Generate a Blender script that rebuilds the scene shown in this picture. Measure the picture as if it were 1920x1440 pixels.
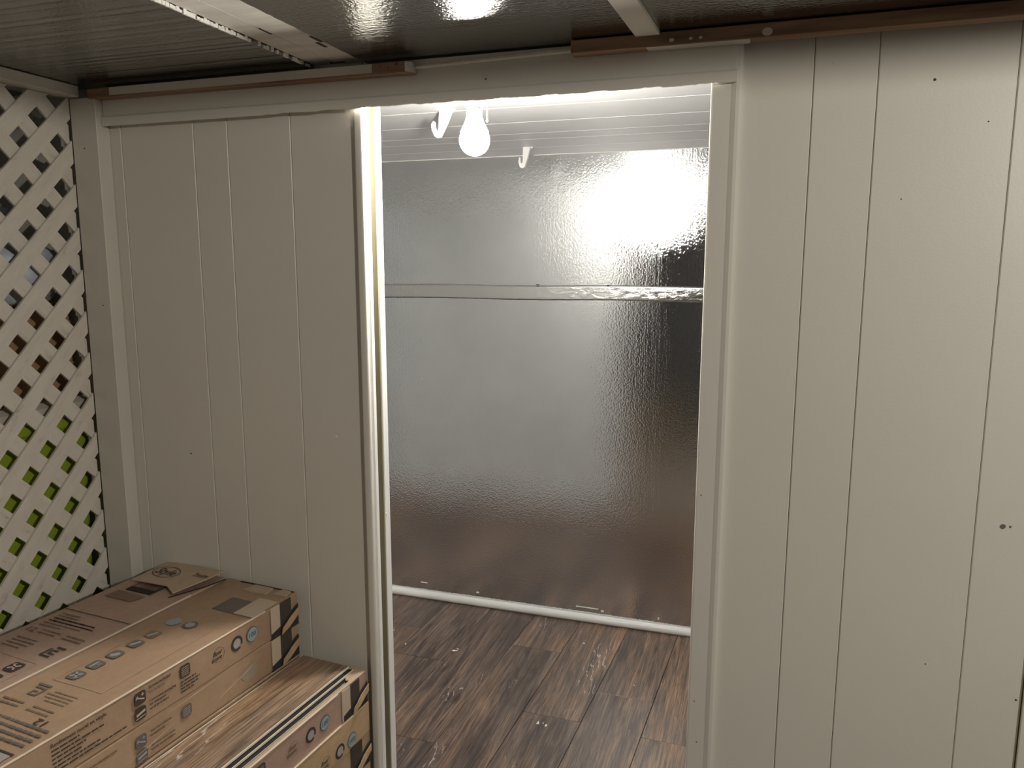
import bpy, bmesh, math, random
from mathutils import Vector, Matrix

for o in list(bpy.data.objects):
    bpy.data.objects.remove(o)
SC = bpy.context.scene
COL = SC.collection
random.seed(7)

# ------------------------------------------------------------------ camera
EYE = 1.392
YAW = math.radians(18.2)
PITCH = math.atan(227 / 1450)
cam = bpy.data.cameras.new('camera')
cam.sensor_width = 36.0
cam.lens = 36.0 * 1450 / 1920
cam.clip_start = 0.02
camo = bpy.data.objects.new('camera', cam)
COL.objects.link(camo)
camo.location = (0, 0, EYE)
camo.rotation_euler = (math.pi / 2 - PITCH, 0, YAW)
SC.camera = camo

# ------------------------------------------------------------------ world, lamp of the outer room, exposure
SC.view_settings.view_transform = 'Standard'
SC.view_settings.look = 'None'
SC.view_settings.gamma = 1.0
SC.view_settings.use_curve_mapping = False
SC.view_settings.exposure = 0.0
W = bpy.data.worlds.new('world')
SC.world = W
W.use_nodes = True
W.node_tree.nodes['Background'].inputs[0].default_value = (0.9, 0.93, 1.0, 1)
W.node_tree.nodes['Background'].inputs[1].default_value = 0.012

BULB_STRENGTH = 820.0
LAMP_WATTS = 69.0
lamp = bpy.data.lights.new('outer_room_lamp', 'POINT')
lamp.energy = LAMP_WATTS
lamp.color = (1.0, 0.945, 0.845)
lamp.shadow_soft_size = 0.025
lampo = bpy.data.objects.new('outer_room_lamp', lamp)
COL.objects.link(lampo)
lampo.location = (1.12, -0.12, 1.797)

# ------------------------------------------------------------------ material helpers
MATS = {}


class NT:
    def __init__(self, name):
        self.m = bpy.data.materials.new(name)
        self.m.use_nodes = True
        self.t = self.m.node_tree
        self.b = self.t.nodes['Principled BSDF']
        MATS[name] = self.m

    def n(self, typ, **kw):
        nd = self.t.nodes.new(typ)
        for k, v in kw.items():
            if k.startswith('i_'):
                key = k[2:]
                key = int(key) if key.isdigit() else key.replace('_', ' ')
                nd.inputs[key].default_value = v
            else:
                setattr(nd, k, v)
        return nd

    def l(self, a, ao, b, bi):
        self.t.links.new(a.outputs[ao], b.inputs[bi])

    def set(self, **kw):
        for k, v in kw.items():
            self.b.inputs[k.replace('_', ' ')].default_value = v

    def coords(self, kind='Object', scale=(1, 1, 1), rot=(0, 0, 0), rnd=0.0):
        tc = self.n('ShaderNodeTexCoord')
        mp = self.n('ShaderNodeMapping')
        mp.inputs['Scale'].default_value = scale
        mp.inputs['Rotation'].default_value = rot
        if kind == 'World':
            g = self.n('ShaderNodeNewGeometry')
            self.l(g, 'Position', mp, 'Vector')
        else:
            self.l(tc, kind, mp, 'Vector')
        if rnd:
            oi = self.n('ShaderNodeObjectInfo')
            mu = self.n('ShaderNodeMath', operation='MULTIPLY')
            mu.inputs[1].default_value = rnd
            self.l(oi, 'Random', mu, 0)
            cb = self.n('ShaderNodeCombineXYZ')
            self.l(mu, 0, cb, 0)
            self.l(mu, 0, cb, 1)
            self.l(mu, 0, cb, 2)
            self.l(cb, 0, mp, 'Location')
        return mp

    def noise(self, vec, scale, detail=4.0, rough=0.55, dist=0.0):
        nd = self.n('ShaderNodeTexNoise')
        nd.inputs['Scale'].default_value = scale
        nd.inputs['Detail'].default_value = detail
        nd.inputs['Roughness'].default_value = rough
        nd.inputs['Distortion'].default_value = dist
        self.l(vec, 0, nd, 'Vector')
        return nd

    def ramp(self, src, out, stops):
        r = self.n('ShaderNodeValToRGB')
        e = r.color_ramp.elements
        while len(e) < len(stops):
            e.new(0.5)
        for i, (p, c) in enumerate(stops):
            e[i].position = p
            e[i].color = c if len(c) == 4 else (*c, 1)
        self.l(src, out, r, 0)
        return r

    def mix(self, fac, a, b, mode='MIX'):
        m = self.n('ShaderNodeMixRGB', blend_type=mode)
        for i, s in enumerate((fac, a, b)):
            if isinstance(s, tuple) and hasattr(s[0], 'outputs'):
                self.l(s[0], s[1], m, i)
            elif isinstance(s, (int, float)):
                m.inputs[i].default_value = s
            else:
                m.inputs[i].default_value = (*s, 1)
        return m

    def bump(self, src, out, strength, dist):
        b = self.n('ShaderNodeBump')
        b.inputs['Strength'].default_value = strength
        b.inputs['Distance'].default_value = dist
        self.l(src, out, b, 'Height')
        return b

    def color(self, nd, out=0):
        self.l(nd, out, self.b, 'Base Color')

    def normal(self, nd):
        self.l(nd, 0, self.b, 'Normal')


def paint(name, col, rough=0.5, var=0.06, bump=0.15, bscale=350, dirt=0.0):
    k = NT(name)
    c = k.coords('World')
    n = k.noise(c, 3.0, 5)
    lo = tuple(x * (1 - var) for x in col)
    r = k.ramp(n, 0, [(0.3, lo), (0.7, col)])
    last = r
    if dirt:
        n2 = k.noise(c, 22.0, 8, 0.7)
        r2 = k.ramp(n2, 0, [(0.62, (0, 0, 0)), (0.80, (dirt, dirt, dirt))])
        last = k.mix((r2, 0), (r, 0), tuple(x * 0.45 for x in col))
    k.color(last)
    k.set(Roughness=rough)
    nb = k.noise(c, bscale, 3)
    k.normal(k.bump(nb, 0, bump, 0.001))
    return k


paint('wall_paint', (0.66, 0.635, 0.565), 0.42, 0.04, 0.12, 260)
paint('trim_paint', (0.68, 0.655, 0.59), 0.35, 0.05, 0.08, 300)
paint('white_plastic', (0.82, 0.82, 0.80), 0.3, 0.03, 0.03, 300)
paint('white_panel', (0.74, 0.74, 0.74), 0.38, 0.06, 0.2, 120)
paint('inner_panel', (0.87, 0.87, 0.86), 0.5, 0.03, 0.1, 120)
paint('grey_board', (0.40, 0.385, 0.38), 0.7, 0.15, 0.2, 40)
paint('post_paint', (0.62, 0.59, 0.52), 0.5, 0.08, 0.2, 200, 0.25)
paint('chip_white', (0.85, 0.84, 0.80), 0.6, 0.05, 0.3, 300)
paint('dark_spot', (0.06, 0.05, 0.04), 0.8, 0.1, 0.2, 300)
paint('grey_exterior', (0.13, 0.125, 0.125), 0.8, 0.2, 0.2, 40)
paint('gap_dark', (0.03, 0.026, 0.022), 0.9, 0.1, 0.1, 100)

# lattice: rough sawn painted wood, grain along the slat (local x)
k = NT('lattice_paint')
c = k.coords('Object', (6, 90, 90), rnd=9)
n = k.noise(c, 1.0, 8, 0.7)
c2 = k.coords('Object', (14, 60, 60), rnd=5)
n2 = k.noise(c2, 1.0, 6, 0.7)
r = k.ramp(n2, 0, [(0.25, (0.34, 0.30, 0.24)), (0.40, (0.62, 0.58, 0.51)), (0.75, (0.70, 0.665, 0.59))])
k.color(r)
k.set(Roughness=0.6)
k.normal(k.bump(n, 0, 0.45, 0.002))

# raw wood batten
k = NT('raw_wood')
c = k.coords('World', (4, 60, 60))
n = k.noise(c, 1.0, 8, 0.6, 0.6)
r = k.ramp(n, 0, [(0.25, (0.12, 0.07, 0.04)), (0.5, (0.26, 0.16, 0.095)), (0.75, (0.40, 0.265, 0.165))])
k.color(r)
k.set(Roughness=0.65)
k.normal(k.bump(n, 0, 0.3, 0.002))

# whitewashed ceiling joist
k = NT('joist_paint')
c = k.coords('World', (30, 3, 30))
n = k.noise(c, 1.0, 6, 0.6)
c2 = k.coords('World', (4, 22, 4))
n2 = k.noise(c2, 1.0, 5, 0.6)
r = k.ramp(n2, 0, [(0.3, (0.58, 0.55, 0.49)), (0.55, (0.78, 0.75, 0.69)), (0.8, (0.86, 0.84, 0.79))])
k.color(r)
k.set(Roughness=0.6)
k.normal(k.bump(n, 0, 0.3, 0.002))


def metal(k, col, rough, bump):
    g = k.n('ShaderNodeBsdfAnisotropic')
    g.distribution = 'BECKMANN'
    if isinstance(col, tuple):
        g.inputs['Color'].default_value = (*col, 1)
    else:
        k.l(col, 0, g, 'Color')
    if isinstance(rough, float):
        g.inputs['Roughness'].default_value = rough
    else:
        k.l(rough, 0, g, 'Roughness')
    k.l(bump, 0, g, 'Normal')
    out = [n for n in k.t.nodes if n.type == 'OUTPUT_MATERIAL'][0]
    k.t.links.new(g.outputs[0], out.inputs['Surface'])
    k.t.nodes.remove(k.b)


# foil faced insulation board: bright metal skin, pebbled, with vertical roller lines
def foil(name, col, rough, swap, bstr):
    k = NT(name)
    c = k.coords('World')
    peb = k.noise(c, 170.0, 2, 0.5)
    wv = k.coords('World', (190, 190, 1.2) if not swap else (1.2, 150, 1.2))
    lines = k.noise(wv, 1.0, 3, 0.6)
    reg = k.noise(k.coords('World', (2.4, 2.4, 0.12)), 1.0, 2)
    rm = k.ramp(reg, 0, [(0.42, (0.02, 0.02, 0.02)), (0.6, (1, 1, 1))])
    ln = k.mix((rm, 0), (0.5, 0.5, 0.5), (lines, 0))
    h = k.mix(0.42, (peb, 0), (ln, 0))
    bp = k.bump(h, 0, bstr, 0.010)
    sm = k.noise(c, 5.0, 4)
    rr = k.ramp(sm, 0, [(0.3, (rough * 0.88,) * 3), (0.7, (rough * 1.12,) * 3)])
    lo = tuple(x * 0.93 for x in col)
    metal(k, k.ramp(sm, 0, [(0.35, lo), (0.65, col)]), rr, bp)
    return k


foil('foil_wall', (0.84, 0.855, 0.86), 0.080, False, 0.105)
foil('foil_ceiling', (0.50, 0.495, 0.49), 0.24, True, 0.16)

k = NT('foil_tape')
c = k.coords('World', (30, 30, 60))
n = k.noise(c, 1.0, 6, 0.6, 1.0)
metal(k, (0.76, 0.755, 0.74), 0.24, k.bump(n, 0, 0.2, 0.006))

paint('foam_core', (0.27, 0.235, 0.15), 0.9, 0.25, 0.5, 180)
paint('foam_edge', (0.88, 0.86, 0.80), 0.7, 0.08, 0.6, 220)


# printed wood plank: dark brown planks with grey streaks and limed white grain
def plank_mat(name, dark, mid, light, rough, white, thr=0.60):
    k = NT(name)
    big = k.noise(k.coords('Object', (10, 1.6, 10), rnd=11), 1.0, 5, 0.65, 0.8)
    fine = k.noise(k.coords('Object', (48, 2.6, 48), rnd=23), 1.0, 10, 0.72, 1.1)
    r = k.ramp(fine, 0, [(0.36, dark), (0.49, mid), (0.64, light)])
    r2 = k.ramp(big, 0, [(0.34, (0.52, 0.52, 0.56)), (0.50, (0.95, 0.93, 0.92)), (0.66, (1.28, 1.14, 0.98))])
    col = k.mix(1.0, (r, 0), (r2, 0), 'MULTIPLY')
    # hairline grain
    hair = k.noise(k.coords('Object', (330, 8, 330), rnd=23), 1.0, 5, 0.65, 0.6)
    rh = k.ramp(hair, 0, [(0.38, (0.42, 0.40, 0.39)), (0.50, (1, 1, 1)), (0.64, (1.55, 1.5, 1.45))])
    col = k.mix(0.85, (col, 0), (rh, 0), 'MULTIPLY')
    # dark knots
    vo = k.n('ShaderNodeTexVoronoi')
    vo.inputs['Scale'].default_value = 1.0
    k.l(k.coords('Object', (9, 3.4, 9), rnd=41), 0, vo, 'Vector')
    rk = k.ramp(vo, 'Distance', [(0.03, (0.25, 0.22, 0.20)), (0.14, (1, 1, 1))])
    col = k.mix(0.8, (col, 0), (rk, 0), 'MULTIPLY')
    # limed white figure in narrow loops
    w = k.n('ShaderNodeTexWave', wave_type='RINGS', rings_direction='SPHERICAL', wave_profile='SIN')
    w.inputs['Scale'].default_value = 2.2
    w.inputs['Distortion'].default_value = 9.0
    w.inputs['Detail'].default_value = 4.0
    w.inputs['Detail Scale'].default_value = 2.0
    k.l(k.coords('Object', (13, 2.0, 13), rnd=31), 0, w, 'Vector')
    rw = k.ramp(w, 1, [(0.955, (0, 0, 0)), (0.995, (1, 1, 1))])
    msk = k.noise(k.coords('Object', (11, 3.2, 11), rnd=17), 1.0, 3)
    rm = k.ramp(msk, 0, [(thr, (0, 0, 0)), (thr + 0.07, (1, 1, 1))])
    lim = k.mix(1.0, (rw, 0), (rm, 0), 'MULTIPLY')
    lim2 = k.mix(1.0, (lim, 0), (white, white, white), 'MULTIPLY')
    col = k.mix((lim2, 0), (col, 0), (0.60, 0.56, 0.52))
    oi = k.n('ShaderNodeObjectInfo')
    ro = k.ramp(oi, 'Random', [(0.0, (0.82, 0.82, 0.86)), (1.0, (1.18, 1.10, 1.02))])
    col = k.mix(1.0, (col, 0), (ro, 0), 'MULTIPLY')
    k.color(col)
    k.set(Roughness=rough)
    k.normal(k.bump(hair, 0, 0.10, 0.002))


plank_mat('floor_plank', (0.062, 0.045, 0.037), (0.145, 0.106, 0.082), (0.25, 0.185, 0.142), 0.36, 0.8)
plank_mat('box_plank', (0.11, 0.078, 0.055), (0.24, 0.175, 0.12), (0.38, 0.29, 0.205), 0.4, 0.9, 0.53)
paint('plank_edge', (0.78, 0.72, 0.58), 0.5, 0.08, 0.1, 200)
paint('plank_underlay', (0.018, 0.016, 0.014), 0.8, 0.1, 0.2, 200)


# carton: brown board under clear shrink film (coat)
def carton(name, a, b, coat):
    k = NT(name)
    n = k.noise(k.coords('Object', (5, 1.4, 5), rnd=7), 1.0, 5, 0.6)
    fib = k.noise(k.coords('Object', (60, 60, 60)), 1.0, 6, 0.7)
    r = k.ramp(n, 0, [(0.32, a), (0.68, b)])
    rf = k.ramp(fib, 0, [(0.3, (0.88, 0.88, 0.88)), (0.7, (1.05, 1.05, 1.05))])
    k.color(k.mix(1.0, (r, 0), (rf, 0), 'MULTIPLY'))
    k.set(Roughness=0.55, Coat_Weight=coat, Coat_Roughness=0.22)
    wr = k.noise(k.coords('Object', (26, 5, 40), rot=(0.5, 0, 0.3), rnd=3), 1.0, 4, 0.6, 1.5)
    b_ = k.bump(wr, 0, 0.22, 0.012)
    k.l(b_, 0, k.b, 'Coat Normal')


carton('carton_brown', (0.345, 0.225, 0.145), (0.40, 0.275, 0.175), 0.35)
carton('carton_pink', (0.36, 0.235, 0.175), (0.43, 0.30, 0.235), 0.30)
carton('carton_tan', (0.42, 0.29, 0.165), (0.48, 0.34, 0.20), 0.30)
carton('carton_flap', (0.44, 0.33, 0.235), (0.52, 0.40, 0.29), 0.15)
paint('wear_highlight', (0.72, 0.62, 0.49), 0.4, 0.1, 0.1, 200)  # cream for painted edge highlights, worn board and film creases
paint('print_dark', (0.055, 0.043, 0.036), 0.5, 0.1, 0.05, 200)
paint('print_faint', (0.20, 0.135, 0.09), 0.5, 0.15, 0.05, 200)
paint('print_grey', (0.14, 0.125, 0.11), 0.5, 0.15, 0.05, 200)
paint('print_cream', (0.54, 0.44, 0.33), 0.5, 0.08, 0.05, 200)
paint('print_silver', (0.36, 0.35, 0.34), 0.45, 0.08, 0.05, 200)
paint('badge_dull', (0.33, 0.27, 0.20), 0.4, 0.08, 0.05, 200)
paint('badge_blue', (0.30, 0.36, 0.38), 0.4, 0.08, 0.05, 200)
paint('badge_blue_dark', (0.10, 0.125, 0.13), 0.4, 0.08, 0.05, 200)
paint('concrete', (0.20, 0.165, 0.13), 0.8, 0.25, 0.4, 30)
paint('green_plastic', (0.33, 0.42, 0.03), 0.4, 0.12, 0.1, 120)
paint('cream_plastic', (0.60, 0.56, 0.48), 0.45, 0.1, 0.1, 120)
paint('brown_board', (0.42, 0.25, 0.135), 0.7, 0.2, 0.2, 120)
paint('pale_bag', (0.62, 0.66, 0.74), 0.35, 0.1, 0.1, 120)
paint('black_bag', (0.02, 0.02, 0.022), 0.35, 0.1, 0.1, 120)

k = NT('bulb_glow')
k.set(Base_Color=(0.95, 0.93, 0.88, 1), Roughness=0.4)
k.b.inputs['Emission Color'].default_value = (1.0, 0.955, 0.88, 1)
k.b.inputs['Emission Strength'].default_value = BULB_STRENGTH


# ------------------------------------------------------------------ object helpers
def obj(name, bm_or_me, mat, parent=None, smooth=False, loc=None):
    if isinstance(bm_or_me, bmesh.types.BMesh):
        me = bpy.data.meshes.new(name)
        bmesh.ops.recalc_face_normals(bm_or_me, faces=bm_or_me.faces[:])
        bm_or_me.to_mesh(me)
        bm_or_me.free()
    else:
        me = bm_or_me
    if not me.materials:
        me.materials.append(MATS[mat])
    if smooth:
        for p in me.polygons:
            p.use_smooth = True
    o = bpy.data.objects.new(name, me)
    COL.objects.link(o)
    o.parent = parent
    if loc:
        o.location = loc
    return o


def empty(name, loc=(0, 0, 0), rz=0.0, parent=None):
    o = bpy.data.objects.new(name, None)
    COL.objects.link(o)
    o.empty_display_size = 0.05
    o.location = loc
    o.rotation_euler = (0, 0, rz)
    o.parent = parent
    return o


def tag(o, label=None, cat=None, group=None, kind=None):
    if label:
        o['label'] = label
    if cat:
        o['category'] = cat
    if group:
        o['group'] = group
    if kind:
        o['kind'] = kind
    return o


def bx(x0, x1, y0, y1, z0, z1, bev=0.0, seg=1, bm=None):
    b = bm or bmesh.new()
    t = bmesh.new()
    bmesh.ops.create_cube(t, size=1.0)
    bmesh.ops.scale(t, vec=(x1 - x0, y1 - y0, z1 - z0), verts=t.verts)
    bmesh.ops.translate(t, vec=((x0 + x1) / 2, (y0 + y1) / 2, (z0 + z1) / 2), verts=t.verts)
    if bev:
        bmesh.ops.bevel(t, geom=t.edges[:], offset=bev, segments=seg, affect='EDGES', profile=0.5)
    me = bpy.data.meshes.new('tmp')
    t.to_mesh(me)
    t.free()
    b.from_mesh(me)
    bpy.data.meshes.remove(me)
    return b


def prism(pts, mapf, n0, n1, bm=None):
    """extrude a 2D outline between two offsets; mapf(a,b,n)->3D"""
    b = bm or bmesh.new()
    lo = [b.verts.new(mapf(p[0], p[1], n0)) for p in pts]
    hi = [b.verts.new(mapf(p[0], p[1], n1)) for p in pts]
    b.faces.new(lo[::-1])
    b.faces.new(hi)
    m = len(pts)
    for i in range(m):
        j = (i + 1) % m
        b.faces.new((lo[i], lo[j], hi[j], hi[i]))
    return b


def lathe(profile, cx, cy, seg=32, bm=None):
    b = bm or bmesh.new()
    rings = []
    for r, z in profile:
        if r < 1e-6:
            rings.append([b.verts.new((cx, cy, z))])
        else:
            rings.append([b.verts.new((cx + r * math.cos(2 * math.pi * i / seg), cy + r * math.sin(2 * math.pi * i / seg), z)) for i in range(seg)])
    for a, c in zip(rings, rings[1:]):
        for i in range(seg):
            j = (i + 1) % seg
            if len(a) == 1 and len(c) == 1:
                continue
            if len(a) == 1:
                b.faces.new((a[0], c[i], c[j]))
            elif len(c) == 1:
                b.faces.new((a[i], a[j], c[0]))
            else:
                b.faces.new((a[i], a[j], c[j], c[i]))
    return b


# ------------------------------------------------------------------ the partition wall (front wall) with the doorway
YF, YB = 1.36, 1.424          # outer and inner face
ZC = 1.758                    # outer ceiling
ZI = 1.784                    # inner ceiling
XL, XR = -2.30, 1.75          # partition extent
DL, DR = -0.741, -0.100       # opening

wf = empty('wall_front', (0, YF, 0))
tag(wf, 'off-white grooved partition wall around the open doorway', 'wall', kind='structure')


def wpart(name, bm, mat, smooth=False):
    bmesh.ops.translate(bm, vec=(0, -YF, 0), verts=bm.verts)
    return obj(name, bm, mat, wf, smooth)


wpart('insulation_core', bx(XL, -0.790, 1.3645, 1.4200, 0, ZI), 'foam_core')
wpart('insulation_core', bx(-0.096, XR, 1.3645, 1.4200, 0, ZI), 'foam_core')
wpart('lintel_core', bx(-0.789, -0.096, 1.3645, 1.4200, 1.7045, ZI), 'foam_core')
wpart('back_skin', bx(XL, -0.789, 1.4202, YB, 0, ZI), 'inner_panel')
wpart('back_skin', bx(-0.100, XR, 1.4202, YB, 0, ZI), 'inner_panel')
wpart('back_skin', bx(-0.789, -0.100, 1.4202, YB, 1.7045, ZI), 'inner_panel')
for a, b_ in [(-2.295, -2.0), (-2.0, -1.813), (-1.813, -1.56), (-1.56, -1.322), (-1.322, -1.136), (-1.136, -1.053), (-1.053, -0.905), (-0.905, -0.7425),
              (-0.099, 0.052), (0.052, 0.145), (0.145, 0.333), (0.333, 0.4205), (0.4245, 0.515), (0.515, 0.70), (0.70, 0.85), (0.85, 1.04), (1.04, 1.13), (1.13, 1.32), (1.32, 1.41), (1.41, 1.74)]:
    wpart('panel', bx(a + 0.0004, b_ - 0.0004, YF, 1.3644, 0.001, 1.775, 0.0014), 'wall_paint')
wpart('panel', bx(-0.742, -0.0995, YF, 1.3644, 1.699, 1.775, 0.0014), 'wall_paint')
# cut edge of the sandwich panel in the left reveal: two white lips with the recessed core between
wpart('edge_lip', bx(-0.789, DL, 1.3646, 1.3770, 0, 1.704, 0.0012), 'white_plastic')
wpart('foam_face', bx(-0.789, -0.7425, 1.3985, 1.4029, 0, 1.704), 'foam_core')
wpart('edge_lip', bx(-0.7885, DL, 1.4030, YB + 0.0008, 0, 1.704, 0.0012), 'white_plastic')
# chipped remains on the rear lip
cb = bx(-0.7415, -0.7395, 1.405, 1.4085, 0.865, 0.872, 0.0008)
wpart('paint_chip', cb, 'chip_white')
# reveal skin on the right side
wpart('reveal_skin', bx(-0.1000, -0.0961, 1.3646, YB, 0, 1.704), 'white_plastic')

# specks and scuffs on the wall
for (x, z, r, m) in [(-0.826, 1.041, 0.003, 'chip_white'), (-1.194, 0.976, 0.002, 'dark_spot'), (0.2236, 1.665, 0.0022, 'dark_spot'), (0.30, 1.60, 0.0012, 'dark_spot'),
                     (0.3715, 0.979, 0.0042, 'print_grey'), (0.382, 0.980, 0.002, 'print_grey'), (0.28, 0.73, 0.0012, 'dark_spot'), (0.415, 0.69, 0.0018, 'dark_spot'),
                     (0.08, 1.70, 0.002, 'post_paint'), (0.19, 1.49, 0.0014, 'print_grey')]:
    pts = [(x + r * (0.8 + 0.4 * random.random()) * math.cos(t * math.pi / 4), z + r * (0.7 + 0.5 * random.random()) * math.sin(t * math.pi / 4)) for t in range(8)]
    wpart('speck', prism(pts, lambda a, b, n: (a, n, b), YF - 0.0004, YF + 0.0002), m)

# left jamb trim
tl = obj('trim_1', bx(-0.7590, -0.7420, 1.3485, 1.3598, 0, 1.676, 0.004, 3), 'trim_paint', None, True)
tag(tl, 'narrow off-white vertical trim on the left side of the doorway', 'trim', kind='structure')
# right jamb trim: flat casing, small inner radius, large rolled outer edge
prof = [(-0.1035, 1.3600), (-0.1035, 1.3505), (-0.1025, 1.3478), (-0.1000, 1.3468), (-0.0720, 1.3468), (-0.0695, 1.3458), (-0.0640, 1.3440), (-0.0590, 1.3446), (-0.0555, 1.3480), (-0.0540, 1.3540), (-0.0540, 1.3600)]
bm = prism(prof, lambda a, b, n: (a, b, n), 0.0, 1.748)
tr = obj('trim_2', bm, 'trim_paint')
tag(tr, 'wide off-white casing with rolled edge on the right of the doorway', 'trim', kind='structure')
for (x, z) in [(-0.094, 0.99), (-0.092, 0.60), (-0.062, 0.55), (-0.085, 0.52)]:
    pts = [(x + 0.0012 * math.cos(t * math.pi / 3), z + 0.0012 * math.sin(t * math.pi / 3)) for t in range(6)]
    obj('speck', prism(pts, lambda a, b, n: (a, n, b), 1.3462, 1.3470), 'dark_spot', tr)

# header channel over the doorway: flat face, projecting lower lip with a ragged bottom edge
hd = empty('trim_3', (-0.70, 1.345, 1.675))
tag(hd, 'long off-white header channel above the doorway with a ragged lower lip', 'trim', kind='structure')


def hpart(name, bm, mat, smooth=False):
    bmesh.ops.translate(bm, vec=(0.70, -1.345, -1.675), verts=bm.verts)
    return obj(name, bm, mat, hd, smooth)


hpart('face', bx(-1.349, -0.0635, 1.3430, 1.3598, 1.692, 1.755, 0.001), 'trim_paint')
bm = bmesh.new()
N = 220
prev = None
rows = []
for i in range(N + 1):
    x = -1.349 + (1.349 - 0.063) * i / N
    rag = 0.0
    if x > -0.95:
        rag = 0.0011 * random.random() + (0.0011 if (i // 5) % 3 == 0 else 0)
    rows.append([bm.verts.new(p) for p in ((x, 1.3435, 1.6975), (x, 1.3395, 1.6960), (x, 1.3380, 1.6935), (x, 1.3380, 1.6770 + rag), (x, 1.3395, 1.6760 + rag), (x, 1.3420, 1.6780 + rag), (x, 1.3590, 1.6975))])
for a, c in zip(rows, rows[1:]):
    for q in range(7):
        w_ = (q + 1) % 7
        bm.faces.new((a[q], a[w_], c[w_], c[q]))
bm.faces.new(rows[0])
bm.faces.new(rows[-1][::-1])
hpart('lip', bm, 'trim_paint')
pts = [(-0.49 + 0.0016 * math.cos(t), 1.712 + 0.0016 * math.sin(t)) for t in (0, 1, 2, 3, 4, 5)]
hpart('speck', prism(pts, lambda a, b, n: (a, n, b), 1.3421, 1.3427), 'dark_spot')

# ------------------------------------------------------------------ inner room
Y1 = 2.815
XLi, XRi = -2.20, 1.55
wb = empty('wall_back', (0, Y1, 0))
tag(wb, 'silver foil insulation wall at the back of the small room', 'wall', kind='structure')
obj('foil_sheet', bx(XLi, XRi, 0, 0.03, 1.278, ZI), 'foil_wall', wb)
obj('foil_sheet', bx(XLi, XRi, 0.001, 0.03, 0, 1.276), 'foil_wall', wb)
# taped seam, crinkled
bm = bmesh.new()
nx, nz = 260, 8
grid = []
for i in range(nx + 1):
    row = []
    x = XLi + (XRi - XLi) * i / nx
    for j in range(nz + 1):
        z = 1.254 + 0.055 * j / nz + 0.0016 * math.sin(x * 9) + (0.0012 * random.random() if j in (0, nz) else 0)
        y = -0.0004 - (0.0005 * random.random() if 0 < j < nz else 0)
        row.append(bm.verts.new((x, y, z)))
    grid.append(row)
for i in range(nx):
    for j in range(nz):
        bm.faces.new((grid[i][j], grid[i + 1][j], grid[i + 1][j + 1], grid[i][j + 1]))
tp = obj('foil_tape', bm, 'foil_tape', wb, True)
tp.modifiers.new('thickness', 'SOLIDIFY').thickness = 0.0003
for (x, z, w_) in [(-0.83, 1.310, 0.012), (-0.56, 1.311, 0.008), (-0.40, 1.312, 0.008)]:
    obj('tape_nick', bx(x, x + w_, -0.0034, -0.0008, z, z + 0.0025), 'dark_spot', wb)
# loose paint flecks above the baseboard
for (x, z, w_, h_) in [(-1.33, 0.062, 0.03, 0.004), (-1.08, 0.050, 0.012, 0.006), (-0.56, 0.044, 0.012, 0.007), (-0.34, 0.046, 0.006, 0.008), (-0.66, 0.052, 0.09, 0.003), (-1.31, 0.93, 0.003, 0.003), (-1.32, 1.16, 0.003, 0.003), (-0.68, 0.99, 0.003, 0.003)]:
    obj('paint_fleck', bx(x, x + w_, -0.0012, 0.0006, z, z + h_, 0.0005), 'chip_white', wb)

wl = obj('wall_left', bx(XLi - 0.03, XLi, YB + 0.001, Y1 + 0.03, 0, ZI), 'foil_wall')
tag(wl, 'silver foil side wall on the left of the small room', 'wall', kind='structure')
wr_ = obj('wall_right', bx(XRi, XRi + 0.03, YB + 0.001, Y1 + 0.03, 0, ZI), 'foil_wall')
tag(wr_, 'silver foil side wall on the right of the small room', 'wall', kind='structure')

# inner ceiling, grooved boards running along the back wall
ci = empty('ceiling', (0, 1.425, ZI))
tag(ci, 'pale grooved ceiling boards of the small room', 'ceiling', kind='structure')
obj('backing', bx(XLi, XRi, 0.0, Y1 - 1.425 + 0.03, 0.0042, 0.03), 'white_panel', ci)
ys = [1.426, 1.58, 1.67, 1.80, 1.955, 2.165, 2.350, 2.465, 2.640, 2.814]
for a, b_ in zip(ys, ys[1:]):
    obj('ceiling_board', bx(XLi, XRi, a - 1.425 + 0.0006, b_ - 1.425 - 0.0006, 0, 0.004, 0.0016), 'white_panel', ci)

# bead of caulk along the ceiling and back wall joint
bm = bmesh.new()
prev = None
for i in range(161):
    x = XLi + (XRi - XLi) * i / 160
    r = 0.0022 + 0.0012 * random.random()
    ring = [bm.verts.new((x, Y1 - r, ZI)), bm.verts.new((x, Y1 - r * 0.8, ZI - r * 0.8)), bm.verts.new((x, Y1, ZI - r)), bm.verts.new((x, Y1, ZI))]
    if prev:
        for q in range(4):
            bm.faces.new((prev[q], prev[(q + 1) % 4], ring[(q + 1) % 4], ring[q]))
    prev = ring
ck = obj('trim_4', bm, 'chip_white')
tag(ck, 'thin uneven white caulk line where the foil wall meets the ceiling', 'caulk', kind='structure')

# white baseboard: half round
prof = [(0, 0), (-0.012, 0), (-0.0175, 0.006), (-0.019, 0.014), (-0.0165, 0.022), (-0.010, 0.028), (-0.003, 0.030), (0, 0.030)]
bm = bmesh.new()
prev = None
for i in range(61):
    x = XLi + (XRi - XLi) * i / 60
    dz = 0.0
    dy = -0.004 * math.sin((x + 1.6) * 2.0)
    ring = [bm.verts.new((x, Y1 - 0.0005 + p[0] + (min(dy, 0) if p[0] < 0 else 0), p[1] + dz)) for p in prof]
    if prev:
        for q in range(len(prof)):
            w_ = (q + 1) % len(prof)
            bm.faces.new((prev[q], prev[w_], ring[w_], ring[q]))
    else:
        bm.faces.new(ring)
    prev = ring
bm.faces.new(prev[::-1])
bb = obj('baseboard_back', bm, 'white_plastic', None, True)
tag(bb, 'rounded white baseboard strip along the foil back wall', 'baseboard', kind='structure')

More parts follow.
